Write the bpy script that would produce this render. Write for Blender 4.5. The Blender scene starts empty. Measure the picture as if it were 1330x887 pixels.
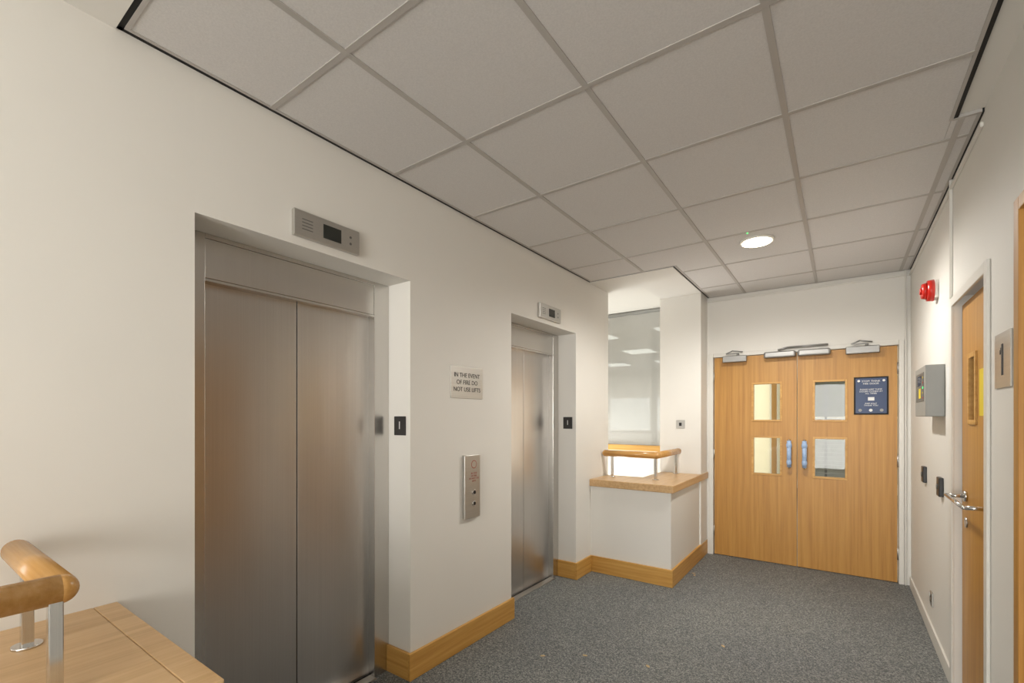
import bpy, bmesh, math, random
from mathutils import Vector, Matrix
random.seed(4)
scene = bpy.context.scene
try:
    scene.view_settings.view_transform = 'Standard'
except Exception: pass

# ------------------------------------------------------------------ materials
def lin(c):
    return tuple(((v/255.0)/12.92 if v/255.0 <= 0.04045 else ((v/255.0+0.055)/1.055)**2.4) for v in c)+(1.0,)
def base(name):
    m = bpy.data.materials.new(name); m.use_nodes = True
    nt = m.node_tree; b = nt.nodes['Principled BSDF']
    return m, nt, b
def coords(nt, scale=(1,1,1)):
    tc = nt.nodes.new('ShaderNodeTexCoord'); mp = nt.nodes.new('ShaderNodeMapping')
    mp.inputs['Scale'].default_value = scale
    nt.links.new(tc.outputs['Object'], mp.inputs['Vector'])
    return mp.outputs['Vector']
def noise(nt, vec, scale, detail=3, rough=0.5):
    n = nt.nodes.new('ShaderNodeTexNoise'); n.inputs['Scale'].default_value = scale
    n.inputs['Detail'].default_value = detail; n.inputs['Roughness'].default_value = rough
    nt.links.new(vec, n.inputs['Vector']); return n.outputs['Fac']
def ramp(nt, fac, stops):
    r = nt.nodes.new('ShaderNodeValToRGB')
    while len(r.color_ramp.elements) < len(stops): r.color_ramp.elements.new(0.5)
    for e, (p, c) in zip(r.color_ramp.elements, stops):
        e.position = p; e.color = c
    nt.links.new(fac, r.inputs['Fac']); return r.outputs['Color']
def bump(nt, b, fac, strength, dist=0.002):
    bp = nt.nodes.new('ShaderNodeBump'); bp.inputs['Strength'].default_value = strength
    bp.inputs['Distance'].default_value = dist
    nt.links.new(fac, bp.inputs['Height']); nt.links.new(bp.outputs['Normal'], b.inputs['Normal'])
def paint(name, rgb, rough=0.6, var=0.03, nscale=2.0, bs=0.05):
    m, nt, b = base(name); v = coords(nt)
    c = lin(rgb); d = tuple(x*(1-var) for x in c[:3])+(1,); e = tuple(min(1, x*(1+var)) for x in c[:3])+(1,)
    f = noise(nt, v, nscale, 4)
    nt.links.new(ramp(nt, f, [(0.3, d), (0.7, e)]), b.inputs['Base Color'])
    b.inputs['Roughness'].default_value = rough
    if bs: bump(nt, b, noise(nt, v, 180, 2), bs, 0.001)
    return m
def oak(name, c0, c1, c2, axis, rough=0.4, sc=1.1):
    m, nt, b = base(name)
    s = [26, 26, 26]; s[axis] = sc
    v = coords(nt, tuple(s))
    f = noise(nt, v, 1.6, 8, 0.62)
    nt.links.new(ramp(nt, f, [(0.28, lin(c0)), (0.5, lin(c1)), (0.72, lin(c2))]), b.inputs['Base Color'])
    b.inputs['Roughness'].default_value = rough
    bump(nt, b, f, 0.06, 0.001)
    return m
def steel(name, rgb, rough, axis=2, var=0.1, metallic=1.0, bs=0.05, aniso=0.0):
    m, nt, b = base(name)
    s = [90, 90, 90]; s[axis] = 0.5
    v = coords(nt, tuple(s)); f = noise(nt, v, 3, 4)
    v2 = coords(nt); g = noise(nt, v2, 1.6, 3)
    mx = nt.nodes.new('ShaderNodeMath'); mx.operation = 'ADD'
    nt.links.new(f, mx.inputs[0]); nt.links.new(g, mx.inputs[1])
    hf = nt.nodes.new('ShaderNodeMath'); hf.operation = 'MULTIPLY'; hf.inputs[1].default_value = 0.5
    nt.links.new(mx.outputs[0], hf.inputs[0])
    c = lin(rgb)
    nt.links.new(ramp(nt, hf.outputs[0], [(0.3, tuple(x*(1-var) for x in c[:3])+(1,)), (0.7, tuple(min(1,x*(1+var)) for x in c[:3])+(1,))]), b.inputs['Base Color'])
    b.inputs['Metallic'].default_value = metallic; b.inputs['Roughness'].default_value = rough
    if bs: bump(nt, b, f, bs, 0.0005)
    if aniso:
        b.inputs['Anisotropic'].default_value = aniso
        cx = nt.nodes.new('ShaderNodeCombineXYZ'); cx.inputs[axis].default_value = 1.0
        nt.links.new(cx.outputs[0], b.inputs['Tangent'])
        b.inputs['Anisotropic Rotation'].default_value = 0.0
    return m
def emis(name, rgb, strength):
    m, nt, b = base(name); b.inputs['Base Color'].default_value = lin(rgb)
    b.inputs['Emission Color'].default_value = lin(rgb); b.inputs['Emission Strength'].default_value = strength
    return m
def glass(name, tint=(235,240,238), refl=0.1, milk=0.0, milkc=(180,182,176)):
    m = bpy.data.materials.new(name); m.use_nodes = True; nt = m.node_tree; nt.nodes.clear()
    o = nt.nodes.new('ShaderNodeOutputMaterial'); mix = nt.nodes.new('ShaderNodeMixShader')
    t = nt.nodes.new('ShaderNodeBsdfTransparent'); g = nt.nodes.new('ShaderNodeBsdfGlossy')
    t.inputs['Color'].default_value = lin(tint); g.inputs['Roughness'].default_value = 0.02
    mix.inputs[0].default_value = refl
    src = t.outputs[0]
    if milk:
        d = nt.nodes.new('ShaderNodeBsdfDiffuse'); d.inputs['Color'].default_value = lin(milkc)
        m2 = nt.nodes.new('ShaderNodeMixShader'); m2.inputs[0].default_value = milk
        nt.links.new(t.outputs[0], m2.inputs[1]); nt.links.new(d.outputs[0], m2.inputs[2]); src = m2.outputs[0]
    nt.links.new(src, mix.inputs[1]); nt.links.new(g.outputs[0], mix.inputs[2]); nt.links.new(mix.outputs[0], o.inputs[0])
    return m

M = {}
M['wall'] = paint('wall_paint', (224,221,214), 0.6, 0.012)
M['wallB'] = paint('wall_paint_shaft', (226,223,215), 0.6, 0.012)
M['white'] = paint('white_gloss', (218,215,207), 0.4, 0.01)
M['cream'] = paint('cream_paint', (240,230,200), 0.6, 0.02)
M['tile'] = paint('ceiling_tile', (210,207,204), 0.9, 0.05, 160, 0.3)
M['tbar'] = paint('ceiling_tbar', (178,173,167), 0.5, 0.01, 4, 0)
M['black'] = paint('black_gap', (14,12,11), 0.7, 0.02, 4, 0)
M['blackp'] = paint('black_plastic', (34,32,31), 0.35, 0.02, 4, 0)
M['grey'] = paint('grey_enamel', (146,146,142), 0.45, 0.02, 4, 0)
M['greyd'] = paint('grey_dark', (96,96,94), 0.45, 0.02, 4, 0)
M['dimwin'] = paint('dim_glazing', (92,94,78), 0.4, 0.1, 4, 0)
M['blind'] = paint('grey_blind', (150,152,146), 0.6, 0.02, 4, 0)
M['red'] = paint('red_plastic', (185,32,20), 0.3, 0.03, 4, 0)
M['redp'] = paint('faded_red_print', (165,95,85), 0.5, 0.03, 4, 0)
M['yellow'] = paint('yellow_print', (225,200,40), 0.5, 0.02, 4, 0)
M['blue'] = paint('blue_print', (44,62,98), 0.4, 0.08, 6, 0)
M['film'] = paint('blue_film', (160,185,220), 0.3, 0.12, 60, 0.1)
M['paper'] = paint('paper', (225,225,222), 0.6, 0.01, 4, 0)
M['ink'] = paint('ink', (30,28,28), 0.6, 0.01, 4, 0)
M['crumb'] = paint('crumb', (190,165,125), 0.8, 0.1, 40, 0)
M['oak_z'] = oak('oak_door', (164,114,48), (182,131,58), (194,145,70), 2, 0.4, 0.8)
M['oak_x'] = oak('oak_x', (176,126,56), (196,148,74), (209,164,92), 0)
M['oak_y'] = oak('oak_y', (176,126,56), (196,148,74), (209,164,92), 1)
M['ledge_x'] = oak('ledge_oak', (180,144,98), (198,162,116), (210,177,133), 1, 0.32)
M['rail'] = oak('rail_oak', (176,128,66), (194,146,82), (208,162,102), 0, 0.25)
M['steel'] = steel('brushed_steel', (202,199,196), 0.3, 2, 0.07, 1.0, 0.02, 0.6)
M['steelf'] = steel('brushed_steel_frame', (206,203,199), 0.27, 2, 0.06, 1.0, 0.02, 0.5)
M['steels'] = steel('satin_steel', (196,194,189), 0.35, 1)
M['chrome'] = steel('chrome', (215,214,212), 0.15)
M['alu'] = steel('aluminium', (190,188,184), 0.4, 0)
M['closer'] = steel('closer_silver', (152,151,148), 0.42, 0, 0.05, 0.7)
M['glass'] = glass('clear_glass', (240,242,240), 0.02)
M['glassg'] = glass('tinted_glass', (236,236,234), 0.07, 0.38, (214,213,208))
M['screen'] = paint('dark_screen', (40,42,38), 0.15, 0.02, 4, 0)
M['lamp'] = emis('lamp_glow', (255,240,210), 14)
M['tube'] = emis('office_light', (240,245,240), 1.4)
M['day'] = emis('daylight_window', (220,225,225), 0.7)
M['green'] = emis('green_led', (60,255,120), 2)
# carpet
m, nt, b = base('carpet'); v = coords(nt)
f1 = noise(nt, v, 130, 3, 0.8); f2 = noise(nt, v, 1.3, 3)
c1 = ramp(nt, f1, [(0.36, lin((56,60,63))), (0.5, lin((104,108,108))), (0.64, lin((162,163,159)))])
c2 = ramp(nt, f2, [(0.3, (0.88,0.88,0.9,1)), (0.7, (1.08,1.06,1.03,1))])
mm = nt.nodes.new('ShaderNodeMix'); mm.data_type='RGBA'; mm.blend_type='MULTIPLY'; mm.inputs[0].default_value=1
nt.links.new(c1, mm.inputs[6]); nt.links.new(c2, mm.inputs[7]); nt.links.new(mm.outputs[2], b.inputs['Base Color'])
b.inputs['Roughness'].default_value = 0.7; bump(nt, b, f1, 0.4, 0.004)
M['carpet'] = m

# ------------------------------------------------------------------ builder
class B:
    def __init__(s, name): s.name=name; s.bm=bmesh.new(); s.mats=[]
    def mi(s, k):
        if k not in s.mats: s.mats.append(k)
        return s.mats.index(k)
    def _merge(s, tb, k, smooth=False):
        i = s.mi(k)
        vm = {v: s.bm.verts.new(v.co) for v in tb.verts}
        for f in tb.faces:
            try: nf = s.bm.faces.new([vm[v] for v in f.verts])
            except ValueError: continue
            nf.material_index = i; nf.smooth = smooth
        tb.free()
    def box(s, x0,x1,y0,y1,z0,z1,k,bev=0,seg=2):
        x0,x1=sorted((x0,x1)); y0,y1=sorted((y0,y1)); z0,z1=sorted((z0,z1))
        tb = bmesh.new(); bmesh.ops.create_cube(tb, size=1)
        for v in tb.verts:
            v.co = Vector(((x0+x1)/2+v.co.x*(x1-x0), (y0+y1)/2+v.co.y*(y1-y0), (z0+z1)/2+v.co.z*(z1-z0)))
        if bev: bmesh.ops.bevel(tb, geom=list(tb.edges), offset=bev, segments=seg, affect='EDGES', profile=0.5)
        s._merge(tb, k, False); return s
    def cyl(s, p0, p1, r, k, seg=24, r2=None):
        p0=Vector(p0); p1=Vector(p1); d=p1-p0
        tb=bmesh.new(); bmesh.ops.create_cone(tb, cap_ends=True, segments=seg, radius1=r, radius2=r if r2 is None else r2, depth=d.length)
        q = d.to_track_quat('Z','Y').to_matrix().to_4x4()
        bmesh.ops.transform(tb, matrix=Matrix.Translation((p0+p1)/2) @ q, verts=tb.verts)
        i=s.mi(k); vm={v:s.bm.verts.new(v.co) for v in tb.verts}
        for f in tb.faces:
            nf=s.bm.faces.new([vm[v] for v in f.verts]); nf.material_index=i; nf.smooth = len(f.verts)==4
        tb.free(); return s
    def sph(s, c, r, k, sc=(1,1,1)):
        tb=bmesh.new(); bmesh.ops.create_uvsphere(tb, u_segments=24, v_segments=14, radius=r)
        for v in tb.verts: v.co = Vector(c)+Vector((v.co.x*sc[0], v.co.y*sc[1], v.co.z*sc[2]))
        s._merge(tb, k, True); return s
    def tube(s, pts, r, k, seg=20):
        for a,b_ in zip(pts[:-1], pts[1:]): s.cyl(a,b_,r,k,seg)
        for p in pts[1:-1]: s.sph(p, r*0.999, k)
        return s
    def done(s):
        vs=[v.co for v in s.bm.verts]
        c=Vector([(min(v[i] for v in vs)+max(v[i] for v in vs))/2 for i in range(3)])
        for v in s.bm.verts: v.co-=c
        bmesh.ops.recalc_face_normals(s.bm, faces=s.bm.faces)
        me=bpy.data.meshes.new(s.name); s.bm.to_mesh(me); s.bm.free()
        for k in s.mats: me.materials.append(M[k])
        o=bpy.data.objects.new(s.name, me); o.location=c; scene.collection.objects.link(o); return o
ROT = {'+X':(math.pi/2,0,math.pi/2), '-X':(math.pi/2,0,-math.pi/2), '-Y':(math.pi/2,0,0)}
def text(parent, body, loc, face, size, k, name='lettering', space=1.0, off=0.0):
    cu=bpy.data.curves.new(name,'FONT'); cu.body=body; cu.size=size; cu.align_x='CENTER'; cu.align_y='CENTER'
    cu.extrude=0.0004; cu.space_line=space; cu.offset=off; cu.materials.append(M[k])
    o=bpy.data.objects.new(name,cu); scene.collection.objects.link(o)
    o.location=Vector(loc)-parent.location; o.rotation_euler=ROT[face]; o.parent=parent
    return o

# ------------------------------------------------------------------ constants
WL=-1.905; WR=0.478; YB=5.15; ZC=2.68
L1=(0.694,1.72); L2=(2.661,3.639); ZH=2.165; XR=-2.08
# floor
B('floor').box(-8,2.2,-5,13,-0.1,0,'carpet').done()
# left wall with lift openings
X0=-2.19
def wbox(name,*a): return B(name).box(*a).done()
wbox('wall_left',X0,WL,0.05,L1[0],0,3.0,'wall'); wbox('wall_left',X0,WL,L1[0],L1[1],ZH,3.0,'wall'); wbox('wall_left',X0,WL,L1[1],L2[0],0,3.0,'wall')
wbox('wall_left',X0,WL,L2[0],L2[1],ZH,3.0,'wall'); wbox('wall_left',X0,WL,L2[1],4.33,0,3.0,'wall'); wbox('wall_shaft',X0-0.08,X0,0.05,4.33,0,3.0,'wall')
# back wall around doors
DX0,DX1,DZ=-1.084,0.394,2.045
wbox('wall_back',-1.15,DX0-0.05,YB,5.3,0,3.0,'wall'); wbox('wall_back',DX1+0.035,WR,YB,5.3,0,3.0,'wall'); wbox('wall_back',DX0-0.05,DX1+0.035,YB,5.3,DZ+0.045,3.0,'wall')
B('wall_pillar').box(-1.56,-1.15,4.88,5.5,0,3.0,'wall').done()
# right wall w/ door openings
RD=(2.62,3.30); RD2=(1.38,2.20)
wbox('wall_right',WR,WR+0.14,RD[1],5.3,0,3.0,'wall'); wbox('wall_right',WR,WR+0.14,RD[0],RD[1],2.052,3.0,'wall'); wbox('wall_right',WR,WR+0.14,RD2[1]+0.025,RD[0],0,3.0,'wall')
wbox('wall_right',WR,WR+0.14,RD2[0]-0.025,RD2[1]+0.025,2.142,3.0,'wall'); wbox('wall_right',WR,WR+0.14,-4.5,RD2[0]-0.025,0,3.0,'wall')
B('wall_rear').box(-6.0,WR+0.14,-4.6,-4.5,0,3.0,'wall').done()
# parapets (low walls with oak ledges)
PH=0.79; LT=0.855
p=B('wall_parapet_far')
p.box(WL,-1.165,3.93,4.30,0,PH,'wall').box(-1.53,-1.165,4.30,4.88,0,PH,'wall').box(-1.165-0.02,-1.165,4.88,5.15,0,PH,'wall'); p.done()
p=B('trim_ledge_far')
p.box(WL,-1.14,3.905,4.33,PH,LT,'ledge_x',0.006).box(-1.55,-1.14,4.325,4.88,PH,LT,'ledge_x',0.004).box(-1.15,-1.14,4.87,5.15,PH,LT,'ledge_x',0.002); p.done()
p=B('wall_parapet_near')
p.box(WL-0.3,-1.145,0.10,0.455,0,0.765,'wall').box(-1.52,-1.145,-4.5,0.10,0,0.765,'wall'); p.done()
p=B('trim_ledge_near')
p.box(WL,-1.14,0.415,0.475,0.765,0.828,'ledge_x',0.003)
p.box(WL,-1.14,0.06,0.4145,0.765,0.828,'ledge_x',0.003).box(-1.55,-1.14,-4.5,0.0595,0.765,0.828,'ledge_x',0.003); p.done()

def handrail(pts, posts, ztop, zl):
    h=B('handrail'); h.tube(pts,0.031,'rail',28)
    h.sph(pts[0],0.0308,'rail')
    for (x,y) in posts:
        h.box(x-0.012,x+0.012,y-0.012,y+0.012,zl,ztop-0.02,'chrome',0.002)
        h.cyl((x,y,zl),(x,y,zl+0.006),0.03,'chrome')
    return h.done()
handrail([(-1.87,4.19,1.08),(-1.37,4.19,1.08),(-1.37,4.87,1.08)],[(-1.80,4.19),(-1.385,4.205),(-1.37,4.80)],1.08,LT)
handrail([(-1.86,0.245,1.052),(-1.37,0.245,1.052),(-1.37,-4.4,1.052)],[(-1.72,0.245),(-1.36,0.235),(-1.37,-0.9),(-1.37,-2.2),(-1.37,-3.5)],1.052,0.828)

# baseboards oak
bb=B('baseboard_left'); BT=0.018; BH=0.147
for (a,b_) in ((0.46,L1[0]),(L1[1],L2[0]),(L2[1],3.93)):
    bb.box(WL,WL+BT,a-(BT if a!=0.46 else 0),b_+(BT if b_<3.9 else 0),0.001,BH,'oak_y',0.003)
for y,sg in ((L1[1],-1),(L2[0],1),(L2[1],-1),(L1[0],1)):
    bb.box(XR,WL,y,y+sg*BT,0.001,BH,'oak_x',0.003)
bb.done()
bb=B('baseboard_niche')
bb.box(WL+BT,-1.165+BT,3.93-BT,3.93,0.001,BH,'oak_x',0.003).box(-1.165,-1.165+BT,3.93,5.15,0.001,BH,'oak_y',0.003); bb.done()
bb=B('baseboard_right')
bb.box(WR-0.012,WR,3.35,5.1,0.001,0.09,'white',0.003).box(WR-0.012,WR,2.25,2.57,0.001,0.09,'white',0.003); bb.done()

# ------------------------------------------------------------------ lifts
def lift(y0,y1):
    l=B('lift_doors'); j=0.10 if y1<2 else 0.095
    c=(y0+y1)/2; y0+=0.0005; y1-=0.0005
    l.box(XR-0.10,XR,y0,y0+j,0,ZH-0.001,'steelf',0.002); l.box(XR-0.10,XR,y1-j,y1,0,ZH-0.001,'steelf',0.002)
    l.box(XR-0.10,XR-0.003,y0+j,y1-j,1.985,ZH-0.02,'steelf',0.002)
    l.box(XR-0.10,XR,y0+j,y1-j,ZH-0.02,ZH-0.001,'steelf',0.001)
    l.box(XR-0.10,XR+0.0,y0+j,y1-j,1.972,1.983,'steelf',0.001)
    l.box(XR-0.085,XR-0.05,y0+j-0.01,c-0.002,0.008,1.98,'steel',0.002)
    l.box(XR-0.085,XR-0.05,c+0.002,y1-j+0.01,0.008,1.98,'steel',0.002)
    l.box(XR-0.10,XR-0.086,y0,y1,0,ZH-0.001,'black')
    l.box(XR-0.10,XR+0.02,y0+j,y1-j,0,0.006,'alu',0.001)
    l.box(XR-0.045,XR-0.035,y0+j,y1-j,0.006,0.007,'black')
    l.box(XR-0.0,XR+0.001,y0+0.03,y0+0.05,1.90,1.93,'paper')
    return l.done()
lift(*L1); lift(*L2)
def display(y0):
    d=B('lift_position_display'); y1=y0+0.325
    d.box(WL,WL+0.022,y0,y1,2.20,2.312,'steels',0.003)
    d.box(WL+0.022,WL+0.0235,y0+0.135,y0+0.225,2.225,2.287,'screen')
    for i in range(4):
        d.box(WL+0.022,WL+0.0228,y0+0.035,y0+0.085,2.232+i*0.014,2.236+i*0.014,'greyd')
    for i in range(2):
        d.cyl((WL+0.022,y0+0.275,2.24+i*0.03),(WL+0.0235,y0+0.275,2.24+i*0.03),0.006,'greyd',12)
    return d.done()
display(1.055); display(3.01)
for y,sx in ((L1[1],0),(L2[1],0)):
    n=B('floor_number_plate'); n.box(-2.028,-1.938,y-0.008,y,1.325,1.43,'blackp',0.002); o=n.done()
    text(o,'1',(-1.983,y-0.0085,1.378),'-Y',0.06,'paper')
n=B('fire_notice_sign'); n.box(WL,WL+0.004,2.035,2.335,1.542,1.738,'steels',0.001); o=n.done()
text(o,'IN THE EVENT\nOF FIRE DO\nNOT USE LIFTS',(WL+0.0046,2.185,1.64),'+X',0.038,'ink',space=1.15)
n=B('lift_call_panel'); n.box(WL,WL+0.024,2.14,2.288,0.795,1.19,'steels',0.004)
for z in (0.955,0.885):
    n.cyl((WL+0.024,2.225,z),(WL+0.029,2.225,z),0.017,'chrome'); n.cyl((WL+0.029,2.225,z),(WL+0.031,2.225,z),0.011,'blackp')
n.cyl((WL+0.024,2.225,1.13),(WL+0.0246,2.225,1.13),0.026,'redp',32).cyl((WL+0.0246,2.225,1.13),(WL+0.025,2.225,1.13),0.021,'steels',32)
o=n.done()
text(o,'IN CASE\nOF FIRE\nDO NOT USE\nLIFTS',(WL+0.0246,2.225,1.05),'+X',0.016,'redp')

# ------------------------------------------------------------------ double doors
d=B('door_double_oak'); yd0,yd1=5.165,5.21; cx=-0.345
def leaf(sg):
    def X(t): return cx+sg*t
    W=0.736; e=0.003
    wx0,wx1=0.128,0.385
    d.box(X(e),X(wx0),yd0,yd1,0.006,DZ,'oak_z'); d.box(X(wx1),X(W),yd0,yd1,0.006,DZ,'oak_z')
    for z0,z1 in ((0.006,0.86),(1.24,1.39),(1.77,DZ)): d.box(X(wx0),X(wx1),yd0,yd1,z0,z1,'oak_z')
    for z0,z1 in ((0.86,1.24),(1.39,1.77)):
        a,b_=sorted((X(wx0),X(wx1)))
        t=0.014
        d.box(a-0.004,a+t,yd0-0.006,yd1+0.006,z0-0.004,z1+0.004,'oak_x',0.002); d.box(b_-t,b_+0.004,yd0-0.006,yd1+0.006,z0-0.004,z1+0.004,'oak_x',0.002)
        d.box(a+t,b_-t,yd0-0.006,yd1+0.006,z0-0.004,z0+t,'oak_x',0.002); d.box(a+t,b_-t,yd0-0.006,yd1+0.006,z1-t,z1+0.004,'oak_x',0.002)
        d.box(a+t,b_-t,5.185,5.19,z0+t,z1-t,'glass')
    hx=X(0.062)
    d.tube([(hx,yd0,0.95),(hx,yd0-0.055,0.95),(hx,yd0-0.055,1.21),(hx,yd0,1.21)],0.010,'chrome',14)
    d.cyl((hx,yd0-0.055,0.955),(hx,yd0-0.055,1.205),0.019,'film',16)
    d.sph((hx,yd0-0.055,1.16),0.024,'film',(1,1,1.6)); d.sph((hx,yd0-0.055,1.0),0.022,'film',(1,1,1.8))
    for z in (0.25,1.05,1.85):
        d.cyl((X(W+0.004),yd0-0.006,z-0.05),(X(W+0.004),yd0-0.006,z+0.05),0.007,'alu',12)
leaf(-1); leaf(1)
d.done()
f=B('trim_door_frame_back')
f.box(DX0-0.05,DX0-0.006,YB-0.012,5.26,0,DZ+0.045,'white',0.003).box(DX1+0.006,DX1+0.04,YB-0.012,5.26,0,DZ+0.045,'white',0.003)
f.box(DX0-0.006,DX1+0.006,YB-0.004,5.26,DZ+0.005,DZ+0.045,'white',0.003)
f.done()
c=B('trim_conduit_back')
c.box(DX0-0.085,DX0-0.07,YB-0.015,YB,0,ZC,'white',0.003)
c.box(DX1+0.045,DX1+0.055,YB-0.02,YB,0,ZC,'white',0.003)
c.box(DX0-0.07,WR,YB-0.015,YB,ZC-0.05,ZC-0.03,'white',0.003); c.done()
def closer(x0,x1,z0,z1,arm,cyl=False):
    k=B('door_closer'); y=YB-0.014
    if cyl:
        k.box(x0,x1,y-0.05,y,z0,z1,'closer',0.018,4)
    else:
        k.box(x0,x1,y-0.05,y+0.005,z0,z1,'closer',0.006)
    if arm:
        xm=(x0+x1)/2
        k.cyl((xm+0.03,y-0.03,z1),(xm+0.03,y-0.03,z1+0.02),0.012,'closer',14)
        k.box(xm-0.08,xm+0.04,y-0.037,y-0.023,z1+0.018,z1+0.026,'closer',0.002)
        k.tube([(xm-0.08,y-0.03,z1+0.022),(xm-0.02,y-0.03,z1+0.05),(xm+0.07,y-0.005,z1+0.036)],0.006,'closer',10)
    return k.done()
closer(-0.99,-0.77,1.985,2.05,True)
closer(0.03,0.27,1.99,2.055,True)
closer(-0.62,-0.352,2.0,2.062,False,True); closer(-0.338,-0.08,2.0,2.062,False,True)
k=B('trim_conduit_door_head'); k.tube([(-0.50,YB-0.03,2.075),(-0.42,YB-0.03,2.095),(-0.10,YB-0.03,2.095)],0.010,'closer',12).done()
n=B('poster_notice'); py=yd0-0.001
n.box(0.09,0.332,py-0.008,py,1.452,1.785,'black',0.001).box(0.102,0.32,py-0.009,py-0.008,1.464,1.773,'blue')
n.box(0.19,0.235,py-0.0095,py-0.009,1.575,1.605,'paper')
for i in range(3):
    n.cyl((0.135+i*0.075,py-0.0095,1.49),(0.135+i*0.075,py-0.009,1.49),0.013,'paper' if i==1 else 'grey',16)
for x in (0.125,0.30): n.cyl((x,py-0.0095,1.75),(x,py-0.009,1.75),0.01,'paper',16)
o=n.done()
text(o,'STOP! THINK\nFIRE DOOR',(0.211,py-0.0095,1.735),'-Y',0.022,'paper')
text(o,'PLEASE KEEP THESE\nDOORS CLOSED AT\nALL TIMES',(0.211,py-0.0095,1.655),'-Y',0.018,'paper')
text(o,'KEEP SHUT\nTHANK YOU',(0.211,py-0.0095,1.54),'-Y',0.017,'paper')
n=B('light_switch'); n.box(-1.392,-1.306,4.872,4.88,1.314,1.40,'steels',0.002).box(-1.362,-1.336,4.868,4.873,1.34,1.374,'blackp',0.002); n.done()

# ------------------------------------------------------------------ right wall items
d=B('door_right_oak'); XD=WR+0.03
vy0,vy1,vz0,vz1=2.98,3.12,1.40,1.72
d.box(XD,XD+0.044,RD[0]+0.004,vy0,0.006,2.0,'oak_z').box(XD,XD+0.044,vy1,RD[1]-0.004,0.006,2.0,'oak_z')
d.box(XD,XD+0.044,vy0,vy1,0.006,vz0,'oak_z').box(XD,XD+0.044,vy0,vy1,vz1,2.0,'oak_z')
for a,b_,z0,z1 in ((vy0-0.012,vy0+0.012,vz0-0.012,vz1+0.012),(vy1-0.012,vy1+0.012,vz0-0.012,vz1+0.012)): d.box(XD-0.008,XD+0.05,a,b_,z0,z1,'oak_y',0.003)
for z in (vz0,vz1): d.box(XD-0.008,XD+0.05,vy0+0.012,vy1-0.012,z-0.012,z+0.012,'oak_y',0.003)
d.box(XD+0.02,XD+0.026,vy0+0.01,vy1-0.01,vz0+0.01,vz1-0.01,'screen')
d.box(XD-0.002,XD,2.66,2.92,1.43,1.64,'yellow')
d.cyl((XD,3.19,1.03),(XD-0.012,3.19,1.03),0.027,'chrome')
d.tube([(XD,3.19,1.03),(XD-0.075,3.19,1.03),(XD-0.075,2.78,1.03),(XD,2.78,1.03)],0.009,'chrome',16)
d.cyl((XD,3.19,0.90),(XD-0.006,3.19,0.90),0.025,'steels')
d.done()
f=B('trim_door_frame_right')
for a,b_ in ((RD[1]-0.003,RD[1]+0.048),(RD[0]-0.045,RD[0]+0.003)): f.box(WR-0.012,WR-0.0,a,b_,0,2.05,'white',0.003)
f.box(WR-0.012,WR+0.0,RD[0],RD[1],2.003,2.05,'white',0.003); f.done()
d=B('door_near_oak')
d.box(WR+0.01,WR+0.054,RD2[0]+0.005,RD2[1]-0.035,0.006,2.09,'oak_z')
d.box(WR-0.012,WR+0.12,RD2[1]-0.03,RD2[1]+0.023,0,2.14,'oak_z',0.003).box(WR-0.012,WR+0.12,RD2[0]-0.023,RD2[0],0,2.14,'oak_z',0.003)
d.box(WR-0.012,WR+0.12,RD2[0],RD2[1]-0.03,2.095,2.14,'oak_y',0.003)
d.tube([(WR+0.01,1.46,1.0),(WR-0.04,1.46,1.0),(WR-0.04,1.58,1.0)],0.01,'chrome',14); d.done()
n=B('floor_number_sign'); n.box(WR-0.006,WR,2.285,2.485,1.53,1.73,'steels',0.001)
xs_=WR-0.0075
n.box(xs_,WR-0.006,2.372,2.392,1.575,1.688,'ink').box(xs_,WR-0.006,2.392,2.402,1.660,1.676,'ink').box(xs_,WR-0.006,2.402,2.412,1.652,1.668,'ink')
o=n.done()
n=B('fire_alarm_panel'); x=WR-0.085
n.box(x,WR,3.55,3.985,1.43,1.727,'grey',0.004).box(x-0.002,x,3.60,3.93,1.52,1.69,'greyd').box(x-0.003,x-0.002,3.70,3.86,1.615,1.675,'screen')
n.box(x-0.003,x-0.002,3.72,3.80,1.54,1.60,'yellow')
for i in range(5): n.cyl((x-0.002,3.63,1.54+i*0.03),(x-0.004,3.63,1.54+i*0.03),0.006,('red','yellow','green','red','yellow')[i],10)
n.done()
n=B('fire_alarm_sounder'); n.box(WR-0.018,WR,3.76,3.87,2.15,2.26,'white',0.004)
n.cyl((WR-0.018,3.815,2.205),(WR-0.05,3.815,2.205),0.066,'red',28,0.062).cyl((WR-0.05,3.815,2.205),(WR-0.075,3.815,2.205),0.052,'red',28,0.044).cyl((WR-0.075,3.815,2.205),(WR-0.082,3.815,2.205),0.02,'red',20)
n.done()
for y,z in ((4.28,1.03),(3.64,1.02)):
    n=B('door_release_button'); n.box(WR-0.022,WR,y-0.043,y+0.043,z-0.055,z+0.055,'blackp',0.004).cyl((WR-0.022,y,z),(WR-0.027,y,z),0.016,'greyd',18); n.done()
n=B('power_socket'); n.box(WR-0.009,WR,3.965,4.05,0.21,0.295,'steels',0.002)
n.box(WR-0.010,WR-0.009,4.0,4.008,0.265,0.28,'black').box(WR-0.010,WR-0.009,3.985,3.998,0.235,0.241,'black').box(WR-0.010,WR-0.009,4.012,4.025,0.235,0.241,'black').box(WR-0.013,WR-0.009,4.028,4.038,0.265,0.283,'white'); n.done()
n=B('wall_notice_card'); n.box(WR-0.002,WR,3.40,3.49,1.52,1.70,'paper'); n.done()
c=B('trim_conduit_right')
c.box(WR-0.014,WR,3.33,3.345,2.05,ZC,'white',0.003).box(WR-0.012,WR,2.68,5.13,ZC-0.055,ZC-0.035,'white',0.003).done()

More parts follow.
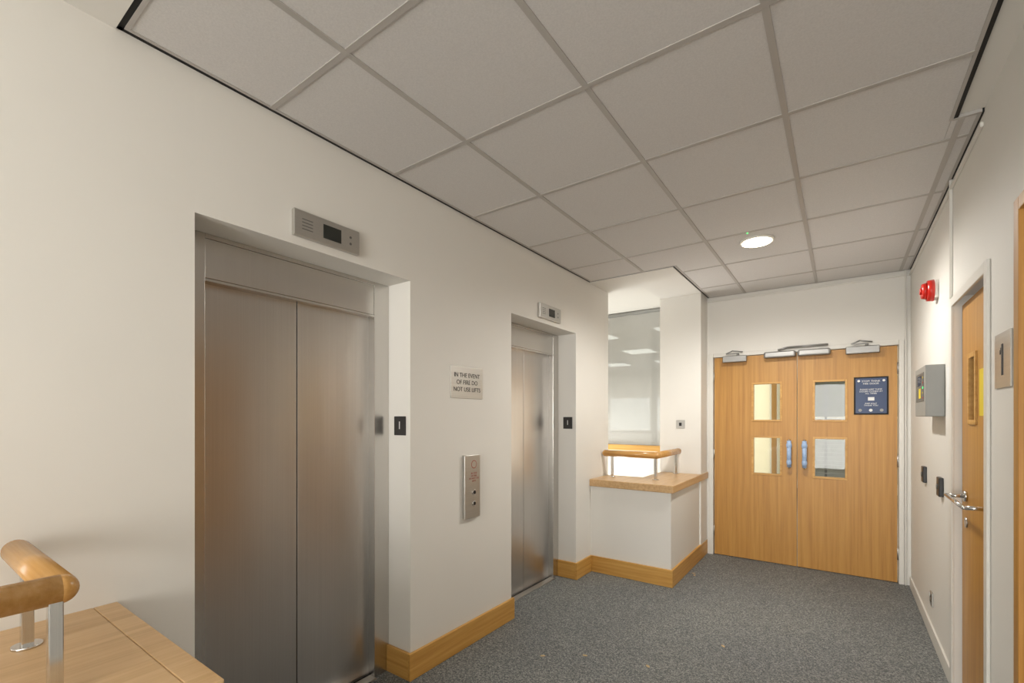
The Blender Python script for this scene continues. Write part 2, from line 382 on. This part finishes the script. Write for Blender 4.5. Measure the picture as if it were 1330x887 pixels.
# ------------------------------------------------------------------ ceiling
XT=[-1.887,-1.39,-0.79,-0.19,0.41]; YT=[0.487,0.962,1.59,2.218,2.846,3.474,4.10,4.73,5.145]
ZT=ZC
cl=B('ceiling_tile_grid')
def tile(x0,x1,y0,y1):
    g=0.004
    if x1-x0<0.012 or y1-y0<0.012: return
    cl.box(x0+g,x1-g,y0+g,y1-g,ZT,ZT+0.018,'tile',0.003,1)
XE=-1.128; YE=3.893
xs=XT+[0.470]
for i in range(len(xs)-1):
    for j in range(len(YT)-1):
        x0,x1,y0,y1=xs[i],xs[i+1],YT[j],YT[j+1]
        if x0<XE and y1>YE:
            if y0<YE: cl.box(x0+0.004,x1-0.004,y0+0.004,YE-0.002,ZT,ZT+0.018,'tile')
            if x1>XE: cl.box(max(x0,XE)+0.002,x1-0.004,max(y0,YE-0.002),y1-0.004,ZT,ZT+0.018,'tile')
        elif i==3 and y0<2.67:
            tile(x0,0.383,y0,y1)
            if y1>2.67: cl.box(0.379,0.406,2.675,y1-0.004,ZT,ZT+0.018,'tile')
        elif i==4:
            if y1>2.7: tile(x0,x1,max(y0,2.67),y1)
        else: tile(x0,x1,y0,y1)
t=0.011
for x in XT[1:]:
    y0=0.487; y1=5.145
    if x<XE: y1=YE
    if x>0.4: y0=2.67
    cl.box(x-t,x+t,y0,y1,ZT-0.004,ZT,'tbar')
for y in YT[1:-1]:
    xa=-1.887 if y<YE else XE
    xb=0.383 if y<2.67 else 0.470
    cl.box(xa,xb,y-t,y+t,ZT-0.0035,ZT-0.0002,'tbar')
for a in ((-1.887,-1.875,0.487,YE),(0.371,0.383,0.487,2.67),(0.458,0.470,2.67,5.145)): cl.box(a[0],a[1],a[2],a[3],ZT-0.003,ZT+0.02,'tbar')
for a in ((-1.887,0.383,0.487,0.50),(-1.887,XE,YE-0.015,YE),(0.383,0.47,2.66,2.675),(XE,0.47,5.13,5.145)): cl.box(a[0],a[1],a[2],a[3],ZT-0.0028,ZT+0.02,'tbar')
cl.box(XE,XE+0.015,YE,5.145,ZT-0.0028,ZT+0.02,'tbar')
for a in ((WL,-1.887,0.475,3.905),(WL,0.395,0.470,0.487),(0.383,0.398,0.487,2.66),(0.47,WR,2.67,5.15),(-1.905,XE,YE,3.907),(-1.142,XE,YE,5.15)):
    cl.box(a[0],a[1],a[2],a[3],ZT-0.001,ZT+0.02,'black')
cl.done()
B('ceiling_slab').box(-6,WR+0.14,0.0,5.3,3.0,3.1,'black').done()
s=B('ceiling_soffit')
s.box(WL,-1.142,3.907,4.33,2.675,3.0,'wall').box(-1.55,-1.142,4.33,4.88,2.675,3.0,'wall')
s.box(WL,-1.12,0.05,0.470,2.675,3.0,'wall').box(0.398,WR,0.47,2.658,2.69,2.75,'wall').done()
B('ceiling_rear').box(-6.0,WR+0.14,-4.5,0.05,2.95,3.0,'wall').box(-1.12,WR,0.05,0.47,2.69,3.0,'wall').done()
n=B('downlight'); lx,ly=-0.49,3.68
n.cyl((lx,ly,ZT-0.012),(lx,ly,ZT),0.108,'white',40,0.112).cyl((lx,ly,ZT-0.015),(lx,ly,ZT-0.011),0.094,'lamp',40)
n.cyl((lx-0.03,ly-0.2,ZT-0.004),(lx-0.03,ly-0.2,ZT),0.012,'white',16).sph((lx-0.03,ly-0.2,ZT-0.005),0.005,'green'); n.done()

# ------------------------------------------------------------------ atrium / office beyond
w=B('wall_atrium')
w.box(-6,X0,4.25,4.33,0,2.75,'wallB').box(-6,-1.56,5.5,5.56,0,1.02,'wallB').box(-6.1,-6,4.25,5.56,0,2.75,'wallB').done()
B('trim_atrium_rail').box(-6,-1.56,5.48,5.57,1.02,1.09,'oak_x',0.004).done()
w=B('window_atrium'); w.box(-6,-1.60,5.52,5.53,1.09,2.70,'glassg').box(-6,-1.56,5.50,5.55,2.70,2.73,'grey').box(-1.60,-1.56,5.5,5.55,1.09,2.70,'alu').done()
B('ceiling_atrium').box(-6,-1.55,4.33,5.6,2.74,2.8,'wallB').done()
w=B('wall_office'); 
w.box(-8,-1.15,12,12.1,0,2.75,'wall').box(-8.1,-8,5.5,12.1,0,2.75,'wall').box(-1.25,-1.15,5.5,12.1,0,2.75,'cream')
w.box(-1.15,-0.95,5.6,12.1,0,2.75,'cream').box(1.5,1.6,5.3,12.1,0,2.75,'wall').box(-1.15,1.6,11,11.1,0,2.75,'wall'); w.done()
B('trim_corridor_door').box(-0.95,-0.935,8.6,9.4,0,2.05,'oak_z').box(-0.95,-0.93,8.53,8.6,0,2.1,'white').box(-0.95,-0.93,9.4,9.47,0,2.1,'white').box(-0.95,-0.93,8.6,9.4,2.05,2.1,'white').done()
B('ceiling_office').box(-8,1.6,5.58,12.1,2.72,2.78,'tile').done()
w=B('window_office')
for i in range(5): 
    w.box(-7.8+i*1.3,-6.7+i*1.3,11.97,12.0,1.1,1.95,'day').box(-7.84+i*1.3,-6.66+i*1.3,11.96,11.99,1.06,1.1,'white')
w.box(-0.7,1.1,10.97,11.0,1.45,2.2,'dimwin').box(-0.7,1.1,10.97,11.0,0.2,1.4,'blind')
for i in range(5): w.box(-0.72+i*0.45,-0.68+i*0.45,10.95,10.99,0.2,2.2,'greyd')
for i in range(14): w.box(-0.7,1.1,10.94,10.96,0.25+i*0.08,0.265+i*0.08,'grey')
w.done()
w=B('office_ceiling_lights')
for i in range(5):
    for j in range(3): w.box(-7.2+i*1.25,-6.7+i*1.25,6.6+j*1.9,7.1+j*1.9,2.705,2.72,'tube')
for j in range(3): w.box(-0.3,0.3,6.4+j*1.6,7.0+j*1.6,2.705,2.72,'tube')
w.done()
n=B('floor_debris')
for (x,y) in ((-1.45,2.35),(-1.25,2.5),(-1.2,2.1),(-0.9,2.6),(-1.08,4.35),(-1.1,4.4),(-0.6,3.1)):
    a=random.random()*3
    tb=bmesh.new(); bmesh.ops.create_icosphere(tb,subdivisions=1,radius=0.013)
    for v in tb.verts:
        v.co=Vector((x+v.co.x*math.cos(a)*1.3-v.co.y*math.sin(a)*0.7+random.uniform(-.003,.003), y+v.co.x*math.sin(a)*1.3+v.co.y*math.cos(a)*0.7, 0.003+v.co.z*0.25))
    n._merge(tb,'crumb')
n.done()

# ------------------------------------------------------------------ lights
def area(name,loc,rot,sx,sy,power,col=(1,0.95,0.87)):
    l=bpy.data.lights.new(name,'AREA'); l.shape='RECTANGLE'; l.size=sx; l.size_y=sy; l.energy=power; l.color=col
    o=bpy.data.objects.new(name,l); scene.collection.objects.link(o); o.location=loc; o.rotation_euler=rot; return o
R=math.radians
area('lobby_rear_fill',(-0.4,-4.3,1.2),(R(90),0,0),1.7,2.2,185,(1,0.99,0.97))  # added fill lamp behind the camera; the rear wall has no window
area('lobby_top_fill',(-0.4,-1.6,2.9),(0,0,0),1.2,2.0,16,(1,0.98,0.95))  # invented overhead fill behind the camera, no fitting modelled
area('lobby_left_fill',(-5.5,-2.0,1.6),(R(90),0,R(-90)),4,2.2,85,(1,0.99,0.975))  # unseen lamp added for soft light from the left, no window there
area('atrium_soffit_fill',(-3.6,4.9,0.3),(R(180),0,0),3,0.8,65,(1,0.99,0.97))  # upward lamp added below the sightline to brighten the atrium soffit
area('office_light',(-4.5,8.5,2.6),(0,0,0),5,5,170,(1,0.99,0.97))
area('corridor_wall_fill',(1.4,7.5,1.5),(R(90),0,R(90)),3.0,2.0,95,(1,0.97,0.9))  # added sideways lamp, brightens the cream wall behind the door panes
l=bpy.data.lights.new('downlight_lamp','SPOT'); l.energy=155; l.spot_size=R(168); l.spot_blend=0.6; l.shadow_soft_size=0.09; l.color=(1,0.97,0.92)
o=bpy.data.objects.new('downlight_lamp',l); scene.collection.objects.link(o); o.location=(lx,ly,ZT-0.03)
wd=bpy.data.worlds.new('world'); scene.world=wd; wd.use_nodes=True
wd.node_tree.nodes['Background'].inputs[0].default_value=(1,0.98,0.95,1); wd.node_tree.nodes['Background'].inputs[1].default_value=0.5

# ------------------------------------------------------------------ camera
cam=bpy.data.cameras.new('camera'); co=bpy.data.objects.new('camera',cam); scene.collection.objects.link(co)
co.location=(0,0,1.42); co.rotation_euler=(R(90),0,math.atan(428/600))
cam.sensor_fit='HORIZONTAL'; cam.sensor_width=36; cam.lens=600/1330*36; cam.shift_y=99.5/1330; cam.clip_start=0.02
scene.camera=co
